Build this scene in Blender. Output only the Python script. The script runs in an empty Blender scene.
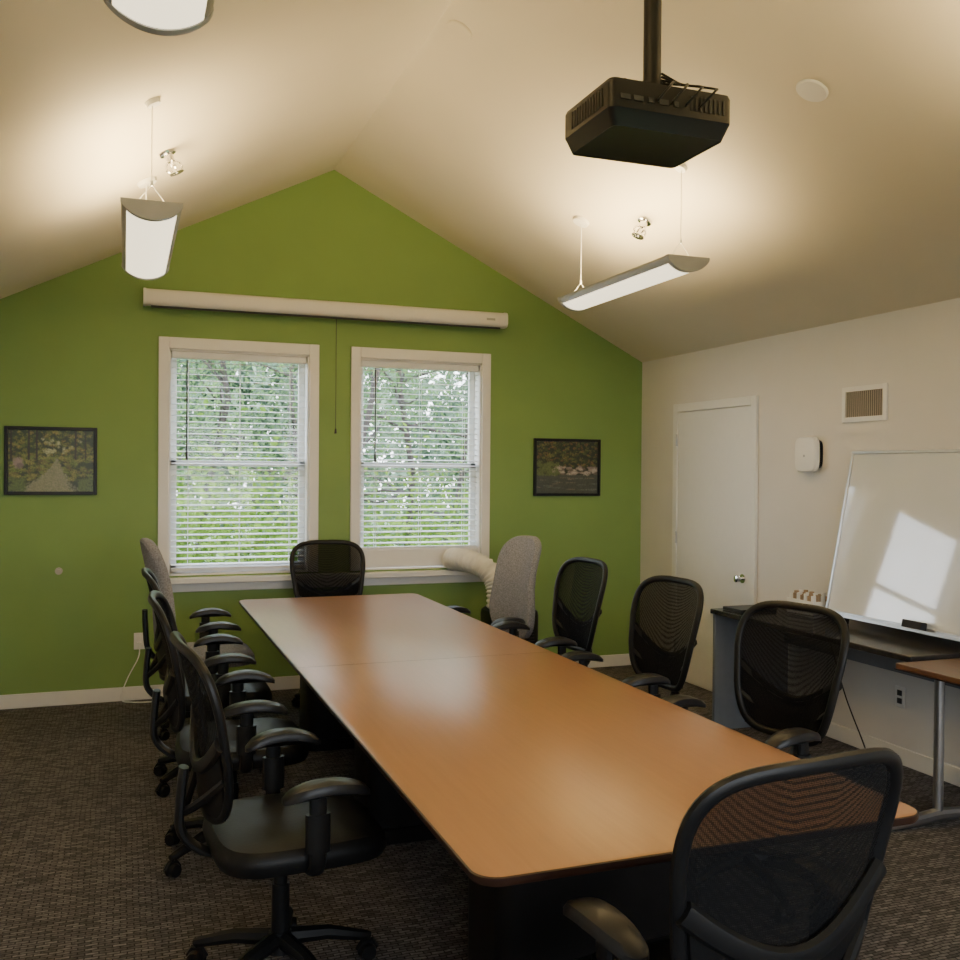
import bpy, math, random
from mathutils import Vector, Matrix
random.seed(7)
C = bpy.context.scene.collection
PI = math.pi
# ---------------------------------------------------------------- materials
def newmat(name):
    m = bpy.data.materials.new(name); m.use_nodes = True
    nt = m.node_tree; b = nt.nodes['Principled BSDF']
    return m, nt, b
def mat(name, col, rough=.5, metal=0, noise=0, nscale=20, bump=0, bscale=200, coat=0, spec=None, emit=None, es=0):
    m, nt, b = newmat(name)
    b.inputs['Base Color'].default_value = (*col, 1)
    b.inputs['Roughness'].default_value = rough
    b.inputs['Metallic'].default_value = metal
    if coat: b.inputs['Coat Weight'].default_value = coat; b.inputs['Coat Roughness'].default_value = .05
    if spec is not None: b.inputs['Specular IOR Level'].default_value = spec
    if emit: b.inputs['Emission Color'].default_value = (*emit, 1); b.inputs['Emission Strength'].default_value = es
    tc = nt.nodes.new('ShaderNodeTexCoord')
    if noise:
        n = nt.nodes.new('ShaderNodeTexNoise'); n.inputs['Scale'].default_value = nscale; n.inputs['Detail'].default_value = 4
        nt.links.new(tc.outputs['Object'], n.inputs['Vector'])
        r = nt.nodes.new('ShaderNodeValToRGB')
        r.color_ramp.elements[0].position = .3; r.color_ramp.elements[1].position = .7
        r.color_ramp.elements[0].color = (*[c*(1-noise) for c in col], 1)
        r.color_ramp.elements[1].color = (*[min(1, c*(1+noise)) for c in col], 1)
        nt.links.new(n.outputs['Fac'], r.inputs['Fac']); nt.links.new(r.outputs['Color'], b.inputs['Base Color'])
    if bump:
        n2 = nt.nodes.new('ShaderNodeTexNoise'); n2.inputs['Scale'].default_value = bscale; n2.inputs['Detail'].default_value = 3
        nt.links.new(tc.outputs['Object'], n2.inputs['Vector'])
        bp = nt.nodes.new('ShaderNodeBump'); bp.inputs['Strength'].default_value = bump; bp.inputs['Distance'].default_value = .002
        nt.links.new(n2.outputs['Fac'], bp.inputs['Height']); nt.links.new(bp.outputs['Normal'], b.inputs['Normal'])
    return m
M_green = mat('green_paint', (.20, .325, .085), .6, noise=.03, nscale=3, bump=.08, bscale=120)
M_wall = mat('cream_paint', (.71, .69, .66), .6, noise=.02, nscale=3, bump=.08, bscale=120)
M_ceil = mat('ceiling_paint', (.72, .66, .53), .7, noise=.02, nscale=2, bump=.08, bscale=120)
M_trim = mat('trim_paint', (.80, .78, .74), .4, noise=.01)
M_white = mat('white_plastic', (.8, .79, .76), .4, noise=.01)
M_door = mat('door_paint', (.80, .80, .79), .4, noise=.01)
M_black = mat('black_plastic', (.008, .008, .0085), .4, noise=.1, bump=.05, bscale=400, spec=.3)
M_padblk = mat('armrest_rubber', (.015, .015, .017), .35, noise=.1, spec=.35)
M_leather = mat('black_leather', (.006, .006, .0065), .45, noise=.15, bump=.2, bscale=90, spec=.25)
M_grey = mat('grey_fabric', (.24, .24, .26), .9, noise=.35, nscale=120, bump=.5, bscale=300)
M_metal = mat('brushed_metal', (.55, .55, .56), .35, 1, noise=.05)
M_chrome = mat('chrome', (.8, .8, .82), .15, 1, noise=.02)
M_fix = mat('fixture_silver', (.42, .42, .42), .4, .2, noise=.03)
M_dark = mat('dark_laminate', (.007, .006, .006), .4, noise=.2, nscale=12, spec=.25)
M_counter = mat('black_counter', (.03, .028, .028), .22, noise=.3, nscale=30)
M_greypanel = mat('grey_panel', (.15, .17, .20), .5, noise=.05)
M_edge = mat('table_edge', (.035, .014, .008), .35, noise=.2)
M_lens = mat('lamp_lens', (.85, .82, .72), .5, emit=(1, .86, .60), es=2.2)
M_lensup = mat('lamp_uplight', (.9, .85, .75), .5, emit=(1, .8, .5), es=6)
M_board = mat('whiteboard_enamel', (.70, .73, .77), .05, noise=.01, nscale=3, coat=1)
M_screen = mat('screen_casing', (.78, .75, .72), .4, noise=.01)
M_blind = mat('blind_slat', (.80, .80, .80), .45, noise=.02)
M_bark = mat('bark', (.05, .04, .035), .9, noise=.4, nscale=10, bump=.6, bscale=20)
M_ground = mat('grass', (.10, .18, .04), .9, noise=.4, nscale=3)
M_frame = mat('picture_frame_black', (.008, .008, .008), .35, noise=.1, spec=.3)
M_slot = mat('dark_slot', (.04, .035, .03), .6, noise=.1)
M_vent = mat('vent_metal', (.42, .38, .33), .5, .2, noise=.03)
M_eraser = mat('eraser_felt', (.02, .02, .025), .8, noise=.2)
M_hose = mat('hose_plastic', (.80, .78, .70), .5, noise=.05)

def wood(name, c1, c2, rough, sc=(22, 1.2, 1), coat=.3):
    m, nt, b = newmat(name)
    tc = nt.nodes.new('ShaderNodeTexCoord'); mp = nt.nodes.new('ShaderNodeMapping')
    mp.inputs['Scale'].default_value = sc
    n = nt.nodes.new('ShaderNodeTexNoise'); n.inputs['Scale'].default_value = 3; n.inputs['Detail'].default_value = 6; n.inputs['Distortion'].default_value = .4
    r = nt.nodes.new('ShaderNodeValToRGB'); r.color_ramp.elements[0].position = .3; r.color_ramp.elements[1].position = .72
    r.color_ramp.elements[0].color = (*c1, 1); r.color_ramp.elements[1].color = (*c2, 1)
    nt.links.new(tc.outputs['Object'], mp.inputs['Vector']); nt.links.new(mp.outputs['Vector'], n.inputs['Vector'])
    nt.links.new(n.outputs['Fac'], r.inputs['Fac']); nt.links.new(r.outputs['Color'], b.inputs['Base Color'])
    b.inputs['Roughness'].default_value = rough; b.inputs['Coat Weight'].default_value = coat; b.inputs['Coat Roughness'].default_value = .22
    return m
M_wood = wood('table_cherry_wood', (.365, .178, .082), (.395, .195, .09), .36, coat=.45)
M_wood2 = wood('side_table_walnut', (.10, .045, .02), (.16, .07, .03), .35)

def carpet():
    m, nt, b = newmat('carpet'); L = nt.links.new
    tc = nt.nodes.new('ShaderNodeTexCoord')
    nd = nt.nodes.new('ShaderNodeTexNoise'); nd.inputs['Scale'].default_value = 9; nd.inputs['Detail'].default_value = 3
    va = nt.nodes.new('ShaderNodeVectorMath'); va.operation = 'MULTIPLY_ADD'
    va.inputs[1].default_value = (.02, .02, 0)
    L(tc.outputs['Object'], nd.inputs['Vector']); L(nd.outputs['Color'], va.inputs[0]); L(tc.outputs['Object'], va.inputs[2])
    br = nt.nodes.new('ShaderNodeTexBrick'); br.inputs['Scale'].default_value = 1
    br.inputs['Brick Width'].default_value = .044; br.inputs['Row Height'].default_value = .016; br.inputs['Mortar Size'].default_value = .003
    br.inputs['Mortar Smooth'].default_value = .7
    br.inputs['Color1'].default_value = (.075, .072, .073, 1); br.inputs['Color2'].default_value = (.185, .175, .178, 1); br.inputs['Mortar'].default_value = (.03, .028, .029, 1)
    L(va.outputs[0], br.inputs['Vector'])
    n = nt.nodes.new('ShaderNodeTexNoise'); n.inputs['Scale'].default_value = 60; n.inputs['Detail'].default_value = 5
    L(tc.outputs['Object'], n.inputs['Vector'])
    mx = nt.nodes.new('ShaderNodeMix'); mx.data_type = 'RGBA'; mx.blend_type = 'OVERLAY'; mx.inputs['Factor'].default_value = .8
    L(br.outputs['Color'], mx.inputs['A']); L(n.outputs['Fac'], mx.inputs['B']); L(mx.outputs['Result'], b.inputs['Base Color'])
    bp = nt.nodes.new('ShaderNodeBump'); bp.inputs['Strength'].default_value = .7; bp.inputs['Distance'].default_value = .006
    L(mx.outputs['Result'], bp.inputs['Height']); L(bp.outputs['Normal'], b.inputs['Normal'])
    b.inputs['Roughness'].default_value = .95; b.inputs['Specular IOR Level'].default_value = .15
    return m
M_carpet = carpet()

def meshfabric():
    m, nt, b = newmat('chair_mesh_fabric'); L = nt.links.new
    b.inputs['Base Color'].default_value = (.006, .006, .0065, 1); b.inputs['Roughness'].default_value = .8; b.inputs['Specular IOR Level'].default_value = .15
    tc = nt.nodes.new('ShaderNodeTexCoord')
    v = nt.nodes.new('ShaderNodeTexVoronoi'); v.inputs['Scale'].default_value = 260; v.inputs['Randomness'].default_value = .15
    L(tc.outputs['Object'], v.inputs['Vector'])
    r = nt.nodes.new('ShaderNodeValToRGB'); r.color_ramp.elements[0].position = .38; r.color_ramp.elements[0].color = (0, 0, 0, 1)
    r.color_ramp.elements[1].position = .5; r.color_ramp.elements[1].color = (1, 1, 1, 1)
    L(v.outputs['Distance'], r.inputs['Fac'])
    mm = nt.nodes.new('ShaderNodeMapRange'); mm.inputs['To Min'].default_value = .80; mm.inputs['To Max'].default_value = .95
    L(r.outputs['Color'], mm.inputs['Value'])
    tr = nt.nodes.new('ShaderNodeBsdfTransparent'); mx = nt.nodes.new('ShaderNodeMixShader')
    L(mm.outputs['Result'], mx.inputs['Fac']); L(tr.outputs[0], mx.inputs[1]); L(b.outputs[0], mx.inputs[2])
    L(mx.outputs[0], nt.nodes['Material Output'].inputs['Surface'])
    return m
M_mesh = meshfabric()

def glass():
    m, nt, b = newmat('window_glass'); L = nt.links.new
    nt.nodes.remove(b)
    tr = nt.nodes.new('ShaderNodeBsdfTransparent'); gl = nt.nodes.new('ShaderNodeBsdfGlossy'); gl.inputs['Roughness'].default_value = .02
    mx = nt.nodes.new('ShaderNodeMixShader'); mx.inputs['Fac'].default_value = .012
    L(tr.outputs[0], mx.inputs[1]); L(gl.outputs[0], mx.inputs[2]); L(mx.outputs[0], nt.nodes['Material Output'].inputs['Surface'])
    return m
M_glass = glass()

def leafmat(name, c1, c2, sc=2.5):
    m, nt, b = newmat(name); L = nt.links.new
    nt.nodes.remove(b)
    tc = nt.nodes.new('ShaderNodeTexCoord'); n = nt.nodes.new('ShaderNodeTexNoise'); n.inputs['Scale'].default_value = sc
    L(tc.outputs['Object'], n.inputs['Vector'])
    r = nt.nodes.new('ShaderNodeValToRGB'); r.color_ramp.elements[0].position = .35; r.color_ramp.elements[1].position = .65
    r.color_ramp.elements[0].color = (*c1, 1); r.color_ramp.elements[1].color = (*c2, 1)
    L(n.outputs['Fac'], r.inputs['Fac'])
    d = nt.nodes.new('ShaderNodeBsdfDiffuse'); t = nt.nodes.new('ShaderNodeBsdfTranslucent'); mx = nt.nodes.new('ShaderNodeMixShader'); mx.inputs['Fac'].default_value = .5
    L(r.outputs['Color'], d.inputs['Color']); L(r.outputs['Color'], t.inputs['Color'])
    L(d.outputs[0], mx.inputs[1]); L(t.outputs[0], mx.inputs[2]); L(mx.outputs[0], nt.nodes['Material Output'].inputs['Surface'])
    return m
M_leaf = leafmat('tree_leaves', (.08, .14, .06), (.20, .32, .12))
M_leaf2 = leafmat('shrub_leaves', (.09, .17, .025), (.26, .38, .08))
M_leaf3 = leafmat('distant_leaves', (.14, .21, .15), (.36, .46, .33), 1.2)  # pale haze of the far view mixed into the leaf colours

def printmat():
    m, nt, b = newmat('landscape_print')
    a = nt.nodes.new('ShaderNodeAttribute'); a.attribute_name = 'Col'
    nt.links.new(a.outputs['Color'], b.inputs['Base Color']); b.inputs['Roughness'].default_value = .35
    return m
M_print = printmat()

# ---------------------------------------------------------------- mesh builder
class MB:
    def __init__(s): s.v = []; s.f = []; s.mi = []; s.cur = 0
    def add(s, vs, fs):
        o = len(s.v); s.v += [tuple(v) for v in vs]
        for f in fs: s.f.append([i+o for i in f]); s.mi.append(s.cur)
        return s
    def box(s, c, d, rot=None):
        x, y, z = [k/2 for k in d]
        vs = [Vector((sx*x, sy*y, sz*z)) for sx in (-1, 1) for sy in (-1, 1) for sz in (-1, 1)]
        if rot is not None: vs = [rot @ v for v in vs]
        c = Vector(c); vs = [v+c for v in vs]
        return s.add(vs, [(0, 1, 3, 2), (4, 6, 7, 5), (0, 4, 5, 1), (2, 3, 7, 6), (0, 2, 6, 4), (1, 5, 7, 3)])
    def bb(s, a, b):
        return s.box([(a[i]+b[i])/2 for i in range(3)], [abs(b[i]-a[i]) for i in range(3)])
    def tube(s, pts, r, n=8, closed=False, flat=1.0, upv=None):
        pts = [Vector(p) for p in pts]; N = len(pts)
        rs = list(r) if isinstance(r, (list, tuple)) else [r]*N
        while len(rs) < N: rs.append(rs[-1])
        tang = []
        for i in range(N):
            a = pts[(i-1) % N] if (closed or i > 0) else pts[i]
            b = pts[(i+1) % N] if (closed or i < N-1) else pts[i]
            tang.append((b-a).normalized())
        up = Vector(upv) if upv else (Vector((0, 0, 1)) if abs(tang[0].z) < .9 else Vector((1, 0, 0)))
        nrm = (up - tang[0]*up.dot(tang[0])).normalized()
        vs = []
        for i in range(N):
            t = tang[i]; nrm = (nrm - t*nrm.dot(t)).normalized(); bi = t.cross(nrm)
            for k in range(n):
                a = 2*PI*k/n
                vs.append(pts[i] + nrm*math.cos(a)*rs[i]*flat + bi*math.sin(a)*rs[i])
        fs = []
        for i in range(N if closed else N-1):
            j = (i+1) % N
            for k in range(n):
                l = (k+1) % n
                fs.append((i*n+k, i*n+l, j*n+l, j*n+k))
        if not closed:
            fs.append(list(range(n))[::-1]); fs.append([(N-1)*n+k for k in range(n)])
        return s.add(vs, fs)
    def cyl(s, a, b, r, r2=None, n=20):
        return s.tube([a, b], [r, r if r2 is None else r2], n)
    def rings(s, rings, cap0=True, cap1=True):
        n = len(rings[0]); vs = [p for r in rings for p in r]; fs = []
        for i in range(len(rings)-1):
            for k in range(n):
                l = (k+1) % n
                fs.append((i*n+k, i*n+l, (i+1)*n+l, (i+1)*n+k))
        if cap0: fs.append(list(range(n))[::-1])
        if cap1: fs.append([(len(rings)-1)*n+k for k in range(n)])
        return s.add(vs, fs)
    def mesh(s, name, mats, sharp=35):
        me = bpy.data.meshes.new(name); me.from_pydata(s.v, [], s.f)
        for m in (mats if isinstance(mats, (list, tuple)) else [mats]): me.materials.append(m)
        for p, i in zip(me.polygons, s.mi): p.material_index = i; p.use_smooth = True
        import bmesh
        bm = bmesh.new(); bm.from_mesh(me); bmesh.ops.recalc_face_normals(bm, faces=bm.faces); bm.to_mesh(me); bm.free()
        me.update(); me.set_sharp_from_angle(angle=math.radians(sharp))
        return me
    def obj(s, name, mats, parent=None, bevel=0, sharp=35):
        return place(s.mesh(name, mats, sharp), name, parent, bevel)
def place(me, name, parent=None, bevel=0, subs=0):
    o = bpy.data.objects.new(name, me); C.objects.link(o)
    if parent: o.parent = parent
    if bevel:
        m = o.modifiers.new('bevel', 'BEVEL'); m.width = bevel; m.segments = 2; m.limit_method = 'ANGLE'
    return o
def empty(name, loc=(0, 0, 0), rz=0):
    e = bpy.data.objects.new(name, None); C.objects.link(e); e.location = loc; e.rotation_euler = (0, 0, rz); e.empty_display_size = .1
    return e
def spow(x, p): return math.copysign(abs(x)**p, x)
def sup(ax, ay, z, n=32, p=.5, cx=0, cy=0):
    return [(cx+ax*spow(math.cos(2*PI*k/n), p), cy+ay*spow(math.sin(2*PI*k/n), p), z) for k in range(n)]

# ---------------------------------------------------------------- room
D = 7.03; XR = 4.03; XL = -1.16; XA = 1.436; ZA = 3.81; YB = -2.0
def zc(x): return ZA-.5*abs(x-XA)
W = [(.285, 1.262), (1.64, 2.607)]; WB = .85; WT = 2.435
W_FILL = [(-.75, .45), (.85, 2.05), (2.45, 3.65)]  # openings added behind the camera to let in daylight as fill
MB().bb((XL-.15, YB-.15, -.1), (XR+.15, D+.16, 0)).obj('floor', M_carpet)
def prism(mb, poly, y0, y1):
    n = len(poly); vs = [(x, y0, z) for x, z in poly]+[(x, y1, z) for x, z in poly]
    fs = [list(range(n)), [n+i for i in range(n)][::-1]]+[(i, (i+1) % n, n+(i+1) % n, n+i) for i in range(n)]
    mb.add(vs, fs)
def gable(name, holes, y0, y1, m_, wt):
    xs = sorted(set([XL, XA, XR]+[q for w in holes for q in w])); wb = MB()
    for a, b in zip(xs[:-1], xs[1:]):
        mid_ = (a+b)/2
        if any(w[0] < mid_ < w[1] for w in holes):
            prism(wb, [(a, 0), (b, 0), (b, WB), (a, WB)], y0, y1)
            prism(wb, [(a, wt), (b, wt), (b, zc(b)), (a, zc(a))], y0, y1)
        else:
            prism(wb, [(a, 0), (b, 0), (b, zc(b)), (a, zc(a))], y0, y1)
    wb.obj(name, m_, sharp=10)
gable('wall_back', W, D, D+.16, M_green, WT)
gable('wall_front', W_FILL, YB-.15, YB, M_wall, 2.4)
MB().bb((XR, YB-.15, 0), (XR+.15, D+.16, zc(XR))).obj('wall_right', M_wall)
MB().bb((XL-.15, YB-.15, 0), (XL, D+.16, zc(XL))).obj('wall_left', M_wall)
ce = MB()
for xa, xb in ((XL-.15, XA), (XA, XR+.15)):
    prism(ce, [(xa, zc(xa)), (xb, zc(xb)), (xb, zc(xb)+.12), (xa, zc(xa)+.12)], YB-.15, D+.16)
ce.obj('ceiling', M_ceil, sharp=10)
MB().bb((XL, D-.014, 0), (XR, D, .095)).obj('baseboard_back', M_trim, bevel=.004)
MB().bb((XR-.014, YB, 0), (XR, 5.45, .095)).bb((XR-.014, 6.51, 0), (XR, D-.015, .095)).obj('baseboard_right', M_trim, bevel=.004)
MB().bb((XL, YB, 0), (XL+.014, D-.015, .095)).obj('baseboard_left', M_trim, bevel=.004)

for i, (a, b) in enumerate(W):
    w = empty('window_%d' % (i+1), (0, 0, 0))
    c = .070; m = MB()
    m.bb((a-c, D-.02, WB), (a, D, WT+c+.01)).bb((b, D-.02, WB), (b+c, D, WT+c+.01)).bb((a, D-.02, WT), (b, D, WT+c+.01))
    m.obj('casing', M_trim, w, .004)
    m = MB()
    m.bb((a, D, WB), (a+.012, D+.16, WT)).bb((b-.012, D, WB), (b, D+.16, WT)).bb((a, D, WT-.012), (b, D+.16, WT)).bb((a, D, WB), (b, D+.16, WB+.012))
    m.obj('jamb', M_trim, w)
    m = MB(); a1, b1 = a+.012, b-.012; st = .045; mid = 1.64
    for (z0, z1, y) in ((WB+.012, mid+.02, D+.09), (mid-.02, WT-.012, D+.125)):
        m.bb((a1, y, z0), (a1+st, y+.03, z1)).bb((b1-st, y, z0), (b1, y+.03, z1))
        m.bb((a1, y, z0), (b1, y+.03, z0+(.06 if z0 < 1 else .04))).bb((a1, y, z1-.04), (b1, y+.03, z1))
    m.obj('sash', M_white, w, .003)
    MB().bb((a1+st, D+.103, WB+.06), (b1-st, D+.106, mid)).bb((a1+st, D+.138, mid), (b1-st, D+.141, WT-.05)).obj('glass', M_glass, w)
for i, (a, b) in enumerate(W_FILL):  # frames of the added fill windows, out of view
    w = empty('window_%d' % (i+3), (0, 0, 0)); m = MB(); t = .05; y0, y1 = YB-.10, YB-.06
    m.bb((a, y0, WB), (a+t, y1, 2.4)).bb((b-t, y0, WB), (b, y1, 2.4)).bb((a+t, y0, WB), (b-t, y1, WB+t)).bb((a+t, y0, 2.4-t), (b-t, y1, 2.4)).bb((a+t, y0, 1.6), (b-t, y1, 1.65))
    m.bb((a-.07, YB, WB-.07), (a, YB+.02, 2.47)).bb((b, YB, WB-.07), (b+.07, YB+.02, 2.47)).bb((a, YB, 2.4), (b, YB+.02, 2.47)).bb((a, YB, WB-.07), (b, YB+.02, WB))
    m.obj('frame', M_trim, w)
MB().bb((.17, D-.10, .80), (2.72, D, .838)).bb((.20, D-.018, .735), (2.69, D, .80)).obj('trim_sill', M_trim, bevel=.005)

for i, (a, b) in enumerate(W):
    bl = empty('window_blind'); a1, b1 = a+.02, b-.02
    zb = .89 if i == 0 else 1.01
    MB().bb((a1, D+.015, WT-.06), (b1, D+.075, WT-.013)).obj('headrail', M_blind, bl, .003)
    m = MB(); z = WT-.085; R = Matrix.Rotation(math.radians(9), 3, 'X')
    while z > zb+.02:
        m.box(((a1+b1)/2, D+.045, z), (b1-a1, .048, .003), R); z -= .042
    m.obj('slats', M_blind, bl)
    MB().bb((a1, D+.02, zb-.012), (b1, D+.07, zb+.01)).obj('bottom_rail', M_blind, bl, .003)
    m = MB()
    for t in (.12, .5, .88):
        x = a1+(b1-a1)*t
        m.cyl((x, D+.018, zb), (x, D+.018, WT-.06), .0015, n=6).cyl((x, D+.072, zb), (x, D+.072, WT-.06), .0015, n=6)
    m.obj('ladder_cords', M_blind, bl)
    MB().cyl((a1+.1, D+.008, WT-.07), (a1+.1, D+.008, 1.72), .005, n=8).cyl((a1+.1, D+.008, 1.72), (a1+.1, D+.008, 1.66), .008, n=8).obj('tilt_wand', M_slot, bl)
d = empty('door_1'); y0, y1 = 5.52, 6.44
MB().bb((XR-.018, y0, .008), (XR-.002, y1, 2.06)).obj('slab', M_door, d, .003)
m = MB(); m.bb((XR-.024, y0-.065, 0), (XR, y0-.004, 2.13)).bb((XR-.024, y1+.004, 0), (XR, y1+.065, 2.13)).bb((XR-.024, y0-.004, 2.066), (XR, y1+.004, 2.13))
m.obj('casing', M_door, d, .004)
m = MB(); ky = y0+.07; kz = .87
m.cyl((XR-.018, ky, kz), (XR-.024, ky, kz), .032).cyl((XR-.02, ky, kz), (XR-.05, ky, kz), .011)
m.tube([(XR-.05, ky, kz), (XR-.055, ky, kz), (XR-.065, ky, kz), (XR-.078, ky, kz), (XR-.083, ky, kz)], [.012, .022, .028, .024, .01], 20)
m.obj('knob', M_chrome, d)
m = MB()
for z in (.25, 1.1, 1.85): m.cyl((XR-.028, y1+.002, z-.045), (XR-.028, y1+.002, z+.045), .007, n=10)
m.obj('hinges', M_metal, d)

# ---------------------------------------------------------------- projection screen
ps = empty('projection_screen')
prof = sup(.062, .056, 0, 24, .6)
m = MB(); m.rings([[(x, D-.085+p[0], 2.768+p[1]) for p in prof] for x in (.13, 2.745)]); m.obj('housing', M_screen, ps)
m = MB(); m.rings([[(x, D-.085+p[0]*1.06, 2.768+p[1]*1.06) for p in prof] for x in (.112, .13)]); m.rings([[(x, D-.085+p[0]*1.06, 2.768+p[1]*1.06) for p in prof] for x in (2.745, 2.765)]); m.obj('end_caps', M_white, ps)
m = MB(); m.bb((.16, D-.10, 2.700), (2.72, D-.085, 2.712)); m.obj('screen_bar', M_slot, ps)
m = MB(); m.bb((.4, D-.025, 2.73), (.45, D, 2.82)).bb((2.45, D-.025, 2.73), (2.5, D, 2.82)).obj('wall_brackets', M_white, ps)
MB().bb((2.59, D-.1475, 2.755), (2.66, D-.1462, 2.772)).obj('label', M_fix, ps)
MB().cyl((1.44, D-.09, 2.70), (1.44, D-.09, 1.9), .0022, n=6).cyl((1.44, D-.09, 1.9), (1.44, D-.09, 1.865), .006, .009, n=10).obj('pull_cord', M_slot, ps)

# ---- framed landscape prints (painted as a fine mosaic with a colour attribute)
def paint(kind, NX=132, NY=104):
    rnd = random.Random(11+kind); g = [[None]*NX for _ in range(NY)]
    def jit(c, a=.25): k = 1+rnd.uniform(-a, a); return [max(0, min(1, q*k)) for q in c]
    def blob(u, v, ru, rv, c, a=.3, dens=.75):
        for j in range(max(0, int((v-rv)*NY)), min(NY, int((v+rv)*NY)+1)):
            for i in range(max(0, int((u-ru)*NX)), min(NX, int((u+ru)*NX)+1)):
                dd = ((i/NX-u)/ru)**2+((j/NY-v)/rv)**2
                if dd < 1 and rnd.random() < dens*(1.3-dd): g[j][i] = jit(c, a)
    for j in range(NY):
        for i in range(NX): g[j][i] = jit((.03, .05, .015) if kind == 0 else (.022, .030, .018), .4)
    if kind == 0:
        for _ in range(260): # canopy
            u, v = rnd.random(), rnd.uniform(.5, 1)
            blob(u, v, rnd.uniform(.02, .045), rnd.uniform(.02, .04), rnd.choice([(.12, .16, .03), (.07, .11, .02), (.22, .22, .04), (.17, .21, .05), (.28, .22, .05)]), .4, .4)
        for _ in range(30): blob(rnd.gauss(.56, .10), rnd.gauss(.70, .07), .025, .03, (.45, .46, .24), .2, .4)
        for _ in range(190): # shrubs by the path
            u, v = rnd.random(), rnd.uniform(.18, .58)
            blob(u, v, rnd.uniform(.03, .06), rnd.uniform(.02, .04), rnd.choice([(.18, .24, .05), (.12, .17, .03), (.26, .26, .06), (.15, .14, .04)]), .35, .5)
        for j in range(int(.54*NY)): # curved path
            v = j/NY; k = 1-v/.54; cu = .56-.12*k*k; hw = .012+.32*k**1.4
            for i in range(NX):
                if abs(i/NX-cu) < hw*(1+rnd.uniform(-.2, .2)): g[j][i] = jit((.27, .27, .16) if rnd.random() < .7 else (.17, .20, .09), .2)
        for _ in range(60): blob(rnd.choice([rnd.uniform(0, .2), rnd.uniform(.82, 1)]), rnd.uniform(0, .2), .05, .05, (.10, .15, .04), .4, .5)
        blob(.11, .46, .07, .10, (.30, .23, .19), .2, 1); blob(.13, .42, .05, .05, (.17, .13, .11), .2, 1)
        for u in (.03, .24, .33, .78, .90): # trunks
            for j in range(int(.52*NY), NY):
                for i in range(int((u-.006)*NX), int((u+.008)*NX)+1):
                    if 0 <= i < NX: g[j][i] = jit((.03, .025, .015))
    else:
        for _ in range(240):
            u, v = rnd.random(), rnd.uniform(.5, 1)
            blob(u, v, rnd.uniform(.02, .045), rnd.uniform(.02, .04), rnd.choice([(.08, .11, .03), (.05, .07, .02), (.16, .15, .04), (.19, .11, .04)]), .4, .4)
        for j in range(int(.36*NY)):
            for i in range(NX): g[j][i] = jit((.06, .07, .055), .3)
        for _ in range(40): blob(rnd.random(), rnd.uniform(.02, .3), rnd.uniform(.05, .12), .012, rnd.choice([(.19, .15, .12), (.14, .16, .14), (.05, .06, .05)]), .2, .5)
        for _ in range(60): # rocky bank
            blob(rnd.uniform(.25, 1), rnd.uniform(.36, .50), rnd.uniform(.03, .07), rnd.uniform(.02, .04), rnd.choice([(.34, .27, .23), (.22, .17, .15), (.42, .35, .30), (.13, .10, .08)]), .2, .85)
        for _ in range(60): blob(rnd.uniform(0, .35), rnd.uniform(.35, .6), .05, .04, (.10, .13, .04), .4, .5)
    # soften: one pass of neighbour averaging
    out = [[None]*NX for _ in range(NY)]
    for j in range(NY):
        for i in range(NX):
            ns = [g[j][i]]*2+[g[jj][ii] for jj, ii in ((j-1, i), (j+1, i), (j, i-1), (j, i+1)) if 0 <= jj < NY and 0 <= ii < NX]
            out[j][i] = [sum(q[k] for q in ns)/len(ns) for k in range(3)]
    return out
def picture(x0, x1, z0, z1, kind):
    e = empty('framed_picture'); t = .022; m = MB()
    m.bb((x0, D-.025, z0), (x0+t, D, z1)).bb((x1-t, D-.025, z0), (x1, D, z1)).bb((x0+t, D-.025, z0), (x1-t, D, z0+t)).bb((x0+t, D-.025, z1-t), (x1-t, D, z1))
    m.obj('frame', M_frame, e, .003)
    g = paint(kind); NY, NX = len(g), len(g[0]); a, b, c, d_ = x0+t, x1-t, z0+t, z1-t; y = D-.010
    vs = [(a+(b-a)*i/NX, y, c+(d_-c)*j/NY) for j in range(NY+1) for i in range(NX+1)]
    fs = [(j*(NX+1)+i, j*(NX+1)+i+1, (j+1)*(NX+1)+i+1, (j+1)*(NX+1)+i) for j in range(NY) for i in range(NX)]
    me = bpy.data.meshes.new('print'); me.from_pydata(vs, [], fs); me.materials.append(M_print)
    ca = me.color_attributes.new('Col', 'FLOAT_COLOR', 'CORNER'); buf = []
    for j in range(NY):
        for i in range(NX): buf += [*g[j][i], 1]*4
    ca.data.foreach_set('color', buf); place(me, 'print', e)
picture(-.747, -.178, 1.417, 1.872, 0)
picture(3.05, 3.64, 1.405, 1.865, 1)
m = MB().cyl((-.415, D, .905), (-.415, D-.012, .905), .024).cyl((-.415, D-.012, .905), (-.415, D-.028, .905), .014)
m.obj('wall_door_stop', M_vent)
def outlet(c, axis):
    e = empty('power_outlet', c)
    if axis == 'y':
        MB().box((0, -.004, 0), (.072, .008, .115)).obj('plate', M_white, e, .003)
        MB().box((0, -.009, .022), (.034, .003, .03)).box((0, -.009, -.022), (.034, .003, .03)).obj('sockets', M_trim, e, .001)
    else:
        MB().box((-.004, 0, 0), (.008, .072, .115)).obj('plate', M_white, e, .003)
        MB().box((-.009, 0, .022), (.003, .034, .03)).box((-.009, 0, -.022), (.003, .034, .03)).obj('sockets', M_slot, e, .001)
outlet((.098, D, .406), 'y'); outlet((XR, 4.16, .37), 'x')
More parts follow.
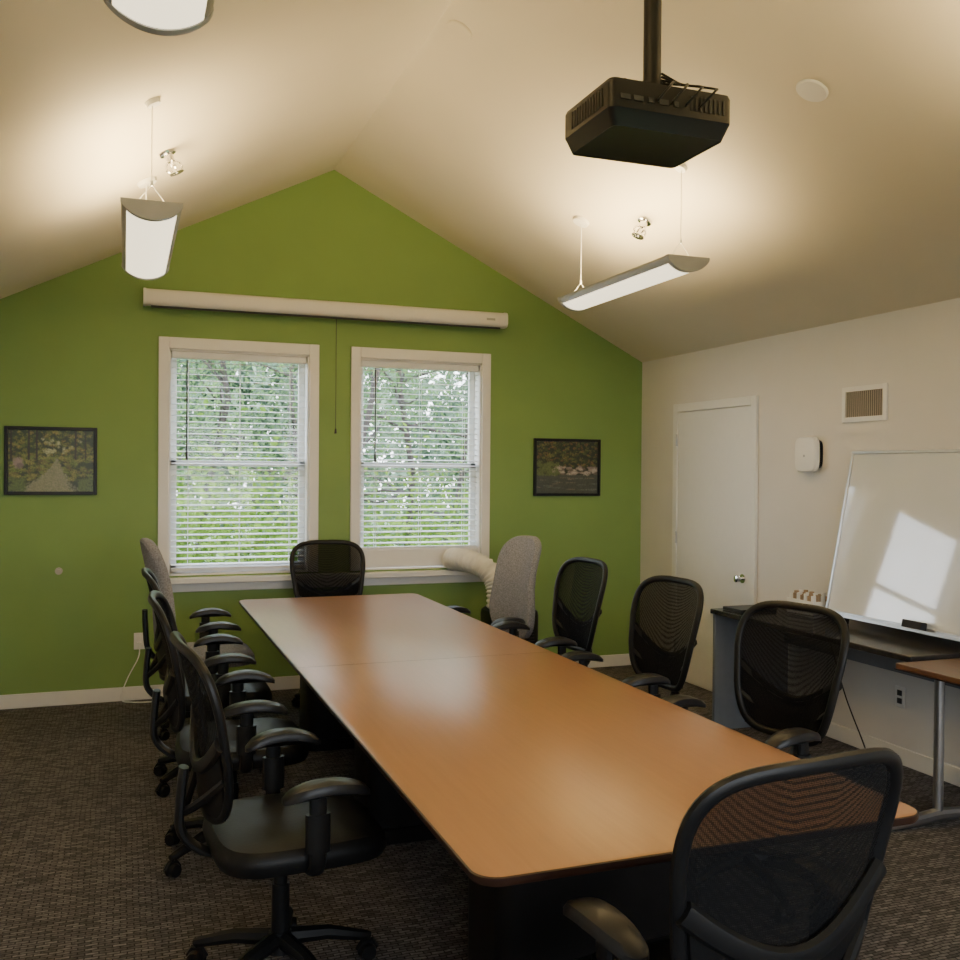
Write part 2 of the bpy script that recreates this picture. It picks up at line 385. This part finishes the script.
def smooth(pts, k=6):
    P = [Vector(p) for p in pts]; P = [P[0]]+P+[P[-1]]; out = []
    for i in range(1, len(P)-2):
        for j in range(k):
            t = j/k; a, b, c, d_ = P[i-1:i+3]
            out.append(.5*((2*b)+(-a+c)*t+(2*a-5*b+4*c-d_)*t*t+(-a+3*b-3*c+d_)*t**3))
    out.append(P[-2]); return out
m = MB(); m.box((.098, D-.025, .385), (.03, .028, .03)); m.tube(smooth([(.098, D-.04, .38), (.09, D-.06, .30), (.02, D-.06, .16), (-.02, D-.07, .03), (.05, D-.09, .006), (.2, D-.12, .006), (.5, D-.10, .006), (.9, D-.08, .006)]), .004, 8)
m.obj('extension_cord', M_white)

# ---------------------------------------------------------------- right wall items
e = empty('air_vent'); ya, yb, za, zb = 4.28, 4.64, 1.905, 2.115
m = MB(); t = .03
m.bb((XR-.012, ya, za), (XR, ya+t, zb)).bb((XR-.012, yb-t, za), (XR, yb, zb)).bb((XR-.012, ya+t, za), (XR, yb-t, za+t)).bb((XR-.012, ya+t, zb-t), (XR, yb-t, zb)); m.obj('frame', M_white, e, .002)
MB().bb((XR-.002, ya+t, za+t), (XR-.0005, yb-t, zb-t)).obj('duct', M_slot, e)  # thin dark sheet standing in for the shade behind the louvres
m = MB(); n = 18
for k in range(n):
    y = ya+t+(yb-ya-2*t)*(k+.5)/n; m.box((XR-.006, y, (za+zb)/2), (.008, .006, zb-za-2*t), Matrix.Rotation(.5, 3, 'Z'))
m.obj('louvres', M_vent, e)
e = empty('wireless_access_point', (XR, 4.91, 1.72))
m = MB(); m.rings([[(-q, p[0], p[1]) for p in sup(.10*s, .112*s, 0, 40, .45)] for q, s in ((.022, .93), (.028, 1), (.05, 1), (.06, .93), (.063, .75), (.064, .3))]); m.obj('cover', M_white, e)
MB().rings([[(-q, p[0]-.012, p[1]) for p in sup(.085, .09, 0, 30, .45)] for q in (0, .022)]).obj('mounting_bracket', M_black, e)
MB().rings([[(-q, p[0], p[1]-.01) for p in sup(.008, .008, 0, 12, 1)] for q in (.064, .0655)]).obj('logo_dot', M_fix, e)

CZ = .755
e = empty('desk'); cx0, cx1, cy0, cy1 = 3.42, 4.005, 3.47, 5.10
MB().bb((cx0, cy0, CZ-.03), (cx1, cy1, CZ)).obj('top', M_counter, e, .004)
MB().bb((cx0+.015, cy1-.035, 0), (cx1-.02, cy1-.01, CZ-.03)).obj('end_panel', M_greypanel, e, .002)
MB().bb((cx1-.05, cy0+.05, .52), (cx1-.03, cy1-.035, CZ-.03)).obj('rear_rail', M_greypanel, e)
MB().bb((cx1-.12, cy0+.02, 0), (cx1-.02, cy0+.045, CZ-.03)).obj('leg_panel', M_greypanel, e)
m = MB().tube(smooth([(3.90, 4.62, CZ-.04), (3.94, 4.60, .55), (3.95, 4.5, .3), (3.94, 4.36, .1), (3.90, 4.25, .006), (3.82, 4.15, .006)]), .004, 8); m.obj('cable', M_black, e)
wbE = empty('whiteboard', (3.815, 4.52, .80)); wbE.rotation_euler = (0, math.atan2(.185, .94), 0)
Wd, Hh = 1.8, .95
MB().bb((0, -Wd, 0), (.012, 0, Hh)).obj('panel', M_board, wbE)
m = MB(); f = .018
m.bb((-.006, -Wd, 0), (.016, 0, f)).bb((-.006, -Wd, Hh-f), (.016, 0, Hh)).bb((-.006, -Wd, f), (.016, -Wd+f, Hh-f)).bb((-.006, -f, f), (.016, 0, Hh-f))
m.obj('frame', M_metal, wbE, .003)
m = MB(); m.bb((-.07, -Wd+.1, -.012), (.01, -.1, -.003)).bb((-.074, -Wd+.1, -.012), (-.07, -.1, .006)); m.obj('marker_tray', M_metal, wbE, .002)
m = MB(); m.bb((-.03, -.2, -.045), (.0, -.15, -.012)).bb((-.03, -Wd+.15, -.045), (.0, -Wd+.2, -.012)); m.obj('feet', M_black, wbE)
MB().bb((-.055, -.76, .0), (-.012, -.63, .045)).obj('eraser', M_eraser, wbE, .005)
e = empty('supply_box', (3.84, 4.69, CZ)); m = MB()
m.bb((-.07, -.12, 0), (.07, .12, .004)).bb((-.07, -.12, 0), (-.066, .12, .095)).bb((.066, -.12, 0), (.07, .12, .095)).bb((-.066, -.12, 0), (.066, -.116, .095)).bb((-.066, .116, 0), (.066, .12, .095))
m.obj('tray', M_white, e)
m = MB(); M_tan = mat('tan_card', (.35, .24, .14), .7, noise=.2)
for a in range(4):
    for b in range(7):
        m.cur = (a+b) % 2; x = -.05+a*.033; y = -.096+b*.032
        m.cyl((x, y, .005), (x, y, .12+random.random()*.02), .0145, n=10)
m.obj('packets', [M_white, M_tan], e)
e = empty('binder', (3.58, 4.95, CZ)); MB().bb((-.11, -.10, 0), (.15, .09, .022)).obj('cover', M_black, e, .004); MB().bb((-.10, -.095, .004), (.145, .085, .018)).obj('pages', M_white, e)

e = empty('side_table'); MB().bb((3.30, 2.2, .715), (4.0, 3.44, .74)).obj('top', M_wood2, e, .003)
MB().bb((3.297, 2.197, .711), (4.003, 3.443, .7145)).obj('edge_band', M_edge, e)
m = MB()
for y in (3.38, 2.85):
    m.cyl((3.50, y, .04), (3.50, y, .711), .022, n=16)
    m.tube([(3.22, y, .018), (3.30, y, .028), (3.50, y, .045), (3.80, y, .028), (3.88, y, .018)], [.016, .024, .03, .024, .016], 10)
m.obj('legs', M_metal, e)

# ---------------------------------------------------------------- conference table
T = empty('conference_table'); tx0, tx1, ty0, ty1 = .70, 1.92, 1.88, 6.47; TZ = .74
def rrect(x0, x1, y0, y1, r, z, k=8):
    pts = []
    for cx, cy, a0 in ((x1-r, y1-r, 0), (x0+r, y1-r, 90), (x0+r, y0+r, 180), (x1-r, y0+r, 270)):
        for i in range(k+1):
            a = math.radians(a0+90*i/k); pts.append((cx+r*math.cos(a), cy+r*math.sin(a), z))
    return pts
ring = lambda d, z: rrect(tx0+d, tx1-d, ty0+d, ty1-d, .06-d*.5, z)
MB().rings([ring(.004, TZ-.006), ring(.004, TZ-.001), ring(.006, TZ)]).obj('wood_top', M_wood, T)
MB().rings([ring(.03, TZ-.034), ring(.004, TZ-.022), ring(0, TZ-.014), ring(0, TZ-.003), ring(.004, TZ-.001)], cap1=False).obj('edge_band', M_edge, T)
MB().bb((tx0+.008, 4.169, TZ-.0005), (tx1-.008, 4.171, TZ+.0004)).obj('seam', M_edge, T)
m = MB()
for yc in (2.62, 4.17, 5.62):
    m.rings([sup(.33, .18, z, 32, .35, 1.31, yc) for z in (.06, TZ-.034)])
    m.rings([sup(.36, .21, z, 32, .35, 1.31, yc) for z in (0, .06)])
m.bb((1.29, 2.75, .35), (1.33, 4.05, TZ-.034)).bb((1.29, 4.3, .35), (1.33, 5.5, TZ-.034))
m.obj('pedestals', M_dark, T)

# ---------------------------------------------------------------- chairs
def caster_base():
    m = MB()
    for k in range(5):
        a = 2*PI*k/5+.31; c, s_ = math.cos(a), math.sin(a)
        m.tube([(c*.03, s_*.03, .125), (c*.15, s_*.15, .115), (c*.27, s_*.27, .082), (c*.295, s_*.295, .078)], [.028, .024, .018, .012], 8)
        p = Vector((c*.285, s_*.285, 0)); sd = Vector((-s_, c, 0))
        m.cyl(p+Vector((0, 0, .05)), p+Vector((0, 0, .085)), .009, n=8)
        for q in (-1, 1):
            m.cyl(p+sd*q*.008+Vector((0, 0, .029)), p+sd*q*.027+Vector((0, 0, .029)), .029, .024, n=16)
        m.tube([p+Vector((c*.03, s_*.03, .035)), p+Vector((c*.015, s_*.015, .058)), p+Vector((-c*.015, -s_*.015, .058)), p+Vector((-c*.03, -s_*.03, .035))], .012, 6)
    m.cyl((0, 0, .085), (0, 0, .15), .042, .035).cyl((0, 0, .15), (0, 0, .30), .028).cyl((0, 0, .30), (0, 0, .41), .022)
    m.box((0, -.02, .415), (.16, .22, .035))
    return m.mesh('base', M_black)
def seat(mt, name='seat'):
    m = MB(); R = []
    for s_, z in ((.86, .418), (.97, .428), (1, .455), (.985, .48), (.93, .497), (.75, .506), (.4, .504), (.05, .502)):
        r = sup(.27*s_, .265*s_, z, 40, .5, 0, .04)
        R.append([(x, y, zz-.9*max(0, y-.16)**2*(1 if zz > .45 else .3)) for x, y, zz in r])
    m.rings(R); return m.mesh(name, mt)
AY = .04
def arms():
    m = MB()
    for s_ in (-1, 1):
        m.tube(smooth([(s_*.14, AY, .425), (s_*.24, AY, .425), (s_*.29, AY, .45), (s_*.30, AY, .52), (s_*.30, AY, .67)], 4), .016, 10, flat=1.6, upv=(0, 1, 0))
        m.tube([(s_*.30, AY, .50), (s_*.30, AY, .61)], .022, 12, flat=1.7, upv=(0, 1, 0))
    return m.mesh('arm_posts', M_black)
def pads():
    m = MB()
    for s_ in (-1, 1):
        R = []
        for q, z in ((.8, .665), (1, .672), (1, .686), (.88, .697), (.5, .702), (.05, .702)):
            r = sup(.044*q, .13*q, z, 28, .7, 0, AY+.03)
            R.append([(s_*.295+x-s_*.9*(y-AY-.03)**2, y, zz-1.8*(y-AY-.03)**2) for x, y, zz in r])
        m.rings(R)
    return m.mesh('armrests', M_padblk)
SE = .42
def P(u, v, off=0):
    w = .193+.068*math.sin(min(1, v*1.1)*PI/2)
    z = .565+.515*v-.010*u*u*v
    y = -.235-.085*v+.03*math.sin(v*PI)*.6+.045*u*u+off
    return Vector((u*w, y, z))
def backframe():
    m = MB(); n = 64; pts = []
    for k in range(n):
        a = 2*PI*(k+.5)/n; pts.append(P(spow(math.cos(a), SE), .5+.5*spow(math.sin(a), SE)))
    m.tube(pts, .0165, 10, closed=True, flat=.85, upv=(0, 1, 0))
    m.tube([P(u/8*.99, .27+.24*(u/8)**2, -.014) for u in range(-8, 9)], .014, 8, flat=1.7)
    m.tube(smooth([(0, -.10, .425), (0, -.22, .43), (0, -.30, .50), (0, -.305, .60), (0, -.295, .70)], 5), [.03]*21, 10, flat=.5, upv=(0, 1, 0))
    for s_ in (-1, 1):
        m.tube(smooth([(0, -.30, .56), P(s_*.45, .1, -.03), P(s_*.97, .28, -.005)], 5), .014, 8)
    return m.mesh('back_frame', M_black)
def backmesh():
    m = MB(); n = 64; R = []
    for q in (1, .8, .6, .4, .2, .02):
        R.append([P(q*spow(math.cos(2*PI*(k+.5)/n), SE), .5+q*.5*spow(math.sin(2*PI*(k+.5)/n), SE)) for k in range(n)])
    m.rings(R, cap0=False); return m.mesh('back_mesh', M_mesh)
def lowerpanel():
    m = MB(); vs = []; fs = []; U, V = 16, 6
    for o in (0, -.008):
        for j in range(V+1):
            for i in range(U+1):
                u = -1+2*i/U; vs.append(P(u*.95, .035+(.235+.24*u*u)*j/V, -.006+o))
    K = (U+1)*(V+1)
    for j in range(V):
        for i in range(U):
            a = j*(U+1)+i; fs.append((a, a+1, a+U+2, a+U+1)); fs.append((K+a, K+a+U+1, K+a+U+2, K+a+1))
    m.add(vs, fs); return m.mesh('lumbar_panel', M_leather)
def PG(u, v, th):
    w = .205*(1-.13*math.sin(PI*min(1, max(0, (v-.30)/.6)))) + .012*(1-v)
    y = -.225-.095*v+.03*math.sin(v*PI)+.06*u*u+th
    return Vector((u*w, y, .50+.68*v))
def greyback():
    m = MB(); n = 48; R = []
    def rg(q, th): return [PG(q*spow(math.cos(2*PI*k/n), .6), .5+q*.5*spow(math.sin(2*PI*k/n), .6), th) for k in range(n)]
    for q, th in ((.05, .022), (.5, .022), (.85, .018), (.97, .008), (1, -.01), (1, -.035), (.96, -.05), (.8, -.056), (.05, -.056)): R.append(rg(q, th))
    m.rings(R); return m.mesh('back_cushion', M_grey)
def spine():
    return MB().tube(smooth([(0, -.10, .425), (0, -.22, .43), (0, -.31, .50), (0, -.33, .62), (0, -.335, .75)], 5), [.035]*21, 10, flat=.45, upv=(0, 1, 0)).mesh('back_bracket', M_black)
me_base, me_seat, me_arm, me_pad = caster_base(), seat(M_leather), arms(), pads()
me_fr, me_bm, me_lp = backframe(), backmesh(), lowerpanel()
me_gb, me_gs, me_sp = greyback(), seat(M_grey, 'grey_seat'), spine()
def chair(x, y, deg, grey=False, sz=1, arm=(0, 0, 0)):
    e = empty('upholstered_office_chair' if grey else 'mesh_office_chair', (x, y, 0), math.radians(deg)); e.scale = (1, 1, sz)
    parts = [(me_base, 'base'), (me_gs if grey else me_seat, 'seat'), (me_arm, 'arm_posts'), (me_pad, 'armrests')]
    parts += [(me_gb, 'back_cushion'), (me_sp, 'back_bracket')] if grey else [(me_fr, 'back_frame'), (me_bm, 'back_mesh'), (me_lp, 'lumbar_panel')]
    for me, n in parts:
        o = place(me, n, e)
        if n.startswith('arm'): o.location = arm
    return e
chair(.465, 3.04, -86); chair(.42, 4.08, -93); chair(.41, 5.08, -90); chair(.45, 6.10, -90, True)
chair(2.245, 3.10, 102, sz=.985); chair(2.245, 4.07, 95, sz=.99); chair(2.25, 5.03, 94); chair(2.22, 5.82, 108, True, .99)
chair(1.36, 6.55, 180); chair(1.145, 1.71, 6, arm=(.075, 0, 0))

# ---------------------------------------------------------------- portable AC with hose
e = empty('portable_air_conditioner', (2.68, 6.60, 0))
m = MB(); m.rings([sup(.19*s_, .17*s_, z, 32, .4) for s_, z in ((.96, .03), (1, .05), (1, .54), (.97, .57), (.85, .59))]); m.obj('body', M_black, e)
m = MB()
for k in range(10): m.box((0, -.172, .25+k*.022), (.26, .006, .008))
m.obj('grille', M_padblk, e)
m = MB()
for sx in (-1, 1):
    for sy in (-1, 1): m.cyl((sx*.13, sy*.11, .0), (sx*.13, sy*.11, .035), .02, n=10)
m.obj('feet', M_black, e)
path = smooth([(-.32, .40, .925), (-.30, .28, .925), (-.25, .17, .92), (-.17, .08, .88), (-.11, .03, .80), (-.09, .01, .70), (-.09, .01, .58)], 14)
m = MB(); m.tube(path, [.080+.007*math.sin(i*1.5) for i in range(len(path))], 22); m.obj('exhaust_hose', M_hose, e, sharp=80)
a, b = W[1]
MB().bb((a+.016-2.68, .435, .865), (b-.016-2.68, .45, 1.0)).obj('window_panel', M_white, e, .003)

# ---------------------------------------------------------------- pendant lights
UP = 30
def pendant(x, y0, y1, z):
    e = empty('pendant_light', (x, (y0+y1)/2, z)); L = (y1-y0)/2; w = .12; sag = .062
    def arc(t): return (w*t, -sag*(1-t*t)**.75)
    N = 36; ts = [-1+2*i/N for i in range(N+1)]
    def strip(m, tt, yy):
        out = [arc(t) for t in tt]; ins = [(a*.97, c*.9+.002) for a, c in out]; poly = out+ins[::-1]
        k = len(poly); vs = [(p[0], q, p[1]) for q in yy for p in poly]
        fs = [(i, (i+1) % k, k+(i+1) % k, k+i) for i in range(k)]+[list(range(k)), [k+i for i in range(k)][::-1]]
        m.add(vs, fs)
    m = MB(); strip(m, [t for t in ts if t <= -.82], (-L, L)); strip(m, [t for t in ts if t >= .82], (-L, L))
    m.bb((-w, -L, 0), (-w+.012, L, .012)).bb((w-.012, -L, 0), (w, L, .012)).obj('side_rails', M_fix, e)
    m = MB(); strip(m, [t for t in ts if -.84 <= t <= .84], (-L, L)); m.obj('diffuser', M_lens, e)
    m = MB()
    for q in (-1, 1):
        poly = [(1.02*arc(t)[0], 1.06*arc(t)[1]) for t in ts]+[(w*1.02, .014), (-w*1.02, .014)]
        prism_y = (q*L, q*(L+.03)); k = len(poly)
        vs = [(p[0], yy, p[1]) for yy in prism_y for p in poly]
        m.add(vs, [(i, (i+1) % k, k+(i+1) % k, k+i) for i in range(k)]+[list(range(k)), [k+i for i in range(k)][::-1]])
    m.obj('end_caps', M_fix, e)
    MB().bb((-w+.014, -L, -.006), (w-.014, L, -.002)).obj('uplight_lens', M_lensup, e)
    m = MB()
    for q in (-1, 1):
        yy = q*(L-.05); top = zc(x)-z
        for s_ in (-1, 1): m.cyl((0, yy, .10), (s_*(w-.05), yy, .008), .0016, n=6)
        m.cyl((0, yy, .095), (0, yy, .115), .006, n=10); m.cyl((0, yy, .11), (0, yy, top-.02), .0018 if q < 0 else .003, n=6)
        nrm = Vector((.447 if x > XA else -.447, 0, .894))
        c = Vector((0, yy, top))
        m.cyl(c-nrm*.02, c, .05 if q > 0 else .03, .055 if q > 0 else .035, n=24)
    m.obj('suspension_cables', M_white, e)
    ld = bpy.data.lights.new('uplight', 'AREA'); ld.shape = 'RECTANGLE'; ld.size = .18; ld.size_y = 2*L-.1; ld.energy = UP; ld.color = (1, .73, .34)
    lo = bpy.data.objects.new('uplight', ld); C.objects.link(lo); lo.parent = e; lo.location = (0, 0, .02); lo.rotation_euler = (PI, 0, 0)
pendant(.10, 4.22, 5.52, 2.69); pendant(2.69, 4.26, 5.52, 2.69)
pendant(.068, .98, 2.34, 2.675); pendant(2.69, .98, 2.33, 2.68)

# ---------------------------------------------------------------- projector
PZ = 2.615
e = empty('ceiling_projector', (1.425, 2.48, PZ)); m = MB()
R = []
for sx, sy, z in ((.88, .86, -.064), (.91, .90, -.066), (.98, .97, -.03), (1, 1, -.02), (1, 1, .05), (.98, .98, .06), (.93, .92, .062)):
    R.append([(x, y, z) for x, y, _ in rrect(-.195*sx, .195*sx, -.15*sy, .15*sy, .018, 0, 5)])
m.rings(R); m.obj('body', M_black, e, sharp=20)
m = MB()
for k in range(12): m.box((-.196, -.10+k*.017, .018), (.004, .006, .05))
for k in range(8): m.box((.06+k*.015, -.151, .02), (.006, .004, .04))
m.obj('vent_grilles', M_slot, e)
m = MB()
for k, (x, w_) in enumerate(((-.15, .03), (-.11, .03), (-.07, .018), (-.03, .03), (.01, .014))): m.box((x, -.1515, .01), (w_, .004, .014))
m.obj('ports', M_slot, e)
MB().cyl((.08, .14, 0), (.08, .175, 0), .045, .04, n=24).obj('lens_barrel', M_black, e)
m = MB(); top = ZA-PZ; q0 = .02
m.box((q0, 0, .075), (.14, .12, .012)).cyl((q0, 0, .08), (q0, 0, .13), .035, .03).cyl((q0, 0, .12), (q0, 0, top-.04), .026, n=24).cyl((q0, 0, top-.09), (q0, 0, top-.03), .06, .085, n=24)
for q in ((-.12, -.09), (.12, -.09), (-.12, .09), (.12, .09)): m.tube([(q0+q[0]*.3, q[1]*.3, .08), (q[0], q[1], .078), (q[0], q[1], .06)], .009, 8)
m.obj('ceiling_mount', M_black, e)
m = MB()
for k in range(4):
    x = -.05+k*.045; m.tube(smooth([(.04, -.02, .15-.01*k), (.07+.01*k, -.07, .105), (x+.07, -.12, .085), (x+.03, -.165-.006*k, .05), (x, -.165, .015), (x, -.153, .01)], 6), .0035, 8)
m.tube(smooth([(.05, 0, .14), (.10, -.03, .09), (.16, -.08, .075), (.207, -.10, .045), (.207, -.09, .0), (.194, -.08, .0)], 6), .004, 8)
m.obj('cables', M_black, e)

def ceil_frame(name, x, y, dz=0):
    e = empty(name, (x, y, zc(x)-dz)); s_ = 1 if x > XA else -1
    e.rotation_euler = (0, s_*math.atan(.5), 0)
    return e
for (x, y) in ((2.67, 3.28), (1.53, 4.48)):
    e = ceil_frame('ceiling_cover_plate', x, y)
    MB().rings([sup(r, r, z, 40, 1) for r, z in ((.068, 0), (.068, -.004), (.062, -.009), (.02, -.011))]).obj('disc', M_ceil if x < 2 else M_white, e)
for (x, y) in ((.19, 5.08), (2.876, 5.0)):
    e = ceil_frame('fire_sprinkler', x, y, .002); m = MB()
    m.rings([sup(r, r, z, 32, 1) for r, z in ((.045, 0), (.042, -.012), (.022, -.016))])
    m.cyl((0, 0, -.012), (0, 0, -.05), .024, .020, n=16)
    for k in range(4):
        a = k*PI/2; c, s_ = math.cos(a), math.sin(a)
        m.tube(smooth([(c*.016, s_*.016, -.045), (c*.036, s_*.036, -.062), (c*.038, s_*.038, -.085), (c*.012, s_*.012, -.105)], 4), .006, 6)
    m.cyl((0, 0, -.05), (0, 0, -.10), .009, n=10).cyl((0, 0, -.105), (0, 0, -.109), .038, n=24).cyl((0, 0, -.1), (0, 0, -.115), .01, n=12)
    m.obj('head', M_chrome, e)

# ---------------------------------------------------------------- outside
MB().bb((-25, D+.6, -.9), (30, 60, -.80)).obj('lawn', M_ground)
MB().bb((-25, -40, -.9), (30, YB-.6, -.80)).obj('rear_lawn', M_ground)
def leafy(m, c, R, n, s0, s1):
    for _ in range(n):
        d_ = Vector((random.gauss(0, 1), random.gauss(0, 1), random.gauss(0, 1))); p = Vector(c)+Vector((d_.x*R[0], d_.y*R[1], d_.z*R[2]))*.5
        if p.z < -.5 or p.y < D+1: continue
        a = Vector((random.gauss(0, 1), random.gauss(0, 1), random.gauss(0, 1))).normalized(); b = a.orthogonal().normalized()
        b = (Matrix.Rotation(random.random()*6.28, 3, a) @ b); s = random.uniform(s0, s1)
        m.add([p-a*s, p+b*s*.5, p+a*s, p-b*s*.5], [(0, 1, 2, 3)])
G = empty('tree_line'); t = MB(); lf = MB()
def tree(x, y, h, n):
    p = Vector((x, y, -.775)); tr = [p.copy()]
    for i in range(6):
        p = p+Vector((random.uniform(-.25, .25), random.uniform(-.15, .15), h/6)); tr.append(p.copy())
    t.tube(tr, [.06, .05, .042, .036, .03, .02, .012], 8)
    for k in range(26):
        i = random.randint(0, 5); q = tr[i].lerp(tr[i+1], random.random()); a = random.random()*6.28; l = random.uniform(.9, 2.0)*(1-.06*i)
        br = [q]; dv = Vector((math.cos(a), math.sin(a), random.uniform(.1, .7)))
        for j in range(4):
            dv = (dv+Vector((random.uniform(-.4, .4), random.uniform(-.4, .4), random.uniform(-.35, .35)))).normalized(); q = q+dv*l/4; br.append(q)
            if q.y > D+1.0: leafy(lf, q, (.8, .8, .6), int(n/104), .018, .042)
        br = [b for b in br if b.y > D+.6 and b.z > -.7]
        if len(br) > 1: t.tube(br, [.024*(1-.17*j) for j in range(len(br))], 5)
for (x, y, h, n) in ((-.5, 11.2, 6.5, 5000), (.95, 12.4, 6.5, 5500), (2.3, 11.4, 6.0, 5500), (3.7, 12.4, 7, 5500), (5.2, 15.0, 7, 5000), (-1.9, 14, 7, 4000), (2.6, 16.0, 8, 5000), (.3, 17.0, 8, 5000)):
    tree(x, y, h, n)
t.obj('trunks', M_bark, G); lf.obj('foliage', M_leaf, G)
m = MB()
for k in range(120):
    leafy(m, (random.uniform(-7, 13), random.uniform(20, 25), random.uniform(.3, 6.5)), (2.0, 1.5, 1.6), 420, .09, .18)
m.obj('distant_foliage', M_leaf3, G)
m = MB()
for k in range(40): leafy(m, (-3.5+k*.3, 10.4+random.uniform(-.3, 1.2), random.uniform(-.3, 1.0)), (.9, .9, .9), 1000, .03, .06)
m.obj('undergrowth', M_leaf2, G)

# ---------------------------------------------------------------- world + portals
wd = bpy.data.worlds.new('sky_world'); bpy.context.scene.world = wd; wd.use_nodes = True
nt = wd.node_tree; bg = nt.nodes['Background']
tc = nt.nodes.new('ShaderNodeTexCoord'); sp = nt.nodes.new('ShaderNodeSeparateXYZ'); r = nt.nodes.new('ShaderNodeValToRGB')
nt.links.new(tc.outputs['Generated'], sp.inputs[0]); nt.links.new(sp.outputs['Z'], r.inputs['Fac'])
r.color_ramp.elements[0].color = (.92, .96, 1, 1); r.color_ramp.elements[1].color = (.62, .78, 1, 1)
nt.links.new(r.outputs['Color'], bg.inputs['Color']); bg.inputs['Strength'].default_value = 10.0
def portal(a, b, y, z0, z1, rx):
    ld = bpy.data.lights.new('window_portal', 'AREA'); ld.shape = 'RECTANGLE'; ld.size = b-a; ld.size_y = z1-z0; ld.cycles.is_portal = True
    lo = bpy.data.objects.new('window_portal', ld); C.objects.link(lo); lo.location = ((a+b)/2, y, (z1+z0)/2); lo.rotation_euler = (rx, 0, 0)
for a, b in W: portal(a, b, D+.17, WB, WT, -PI/2)
for a, b in W_FILL: portal(a, b, YB-.16, WB, 2.4, PI/2)

# ---------------------------------------------------------------- camera
th = math.atan(355/960); p = math.atan(9/960); rho = math.atan(.008)
dv = Vector((math.sin(th)*math.cos(p), math.cos(th)*math.cos(p), -math.sin(p)))
r0 = Vector((math.cos(th), -math.sin(th), 0)); u0 = r0.cross(dv)
rr = r0*math.cos(rho)+u0*math.sin(rho); uu = u0*math.cos(rho)-r0*math.sin(rho)
cam = bpy.data.cameras.new('camera'); cam.lens = 36; cam.sensor_width = 36; cam.clip_start = .05
co = bpy.data.objects.new('camera', cam); C.objects.link(co)
M = Matrix((rr, uu, -dv)).transposed().to_4x4(); M.translation = Vector((0, 0, 1.6)); co.matrix_world = M
bpy.context.scene.camera = co
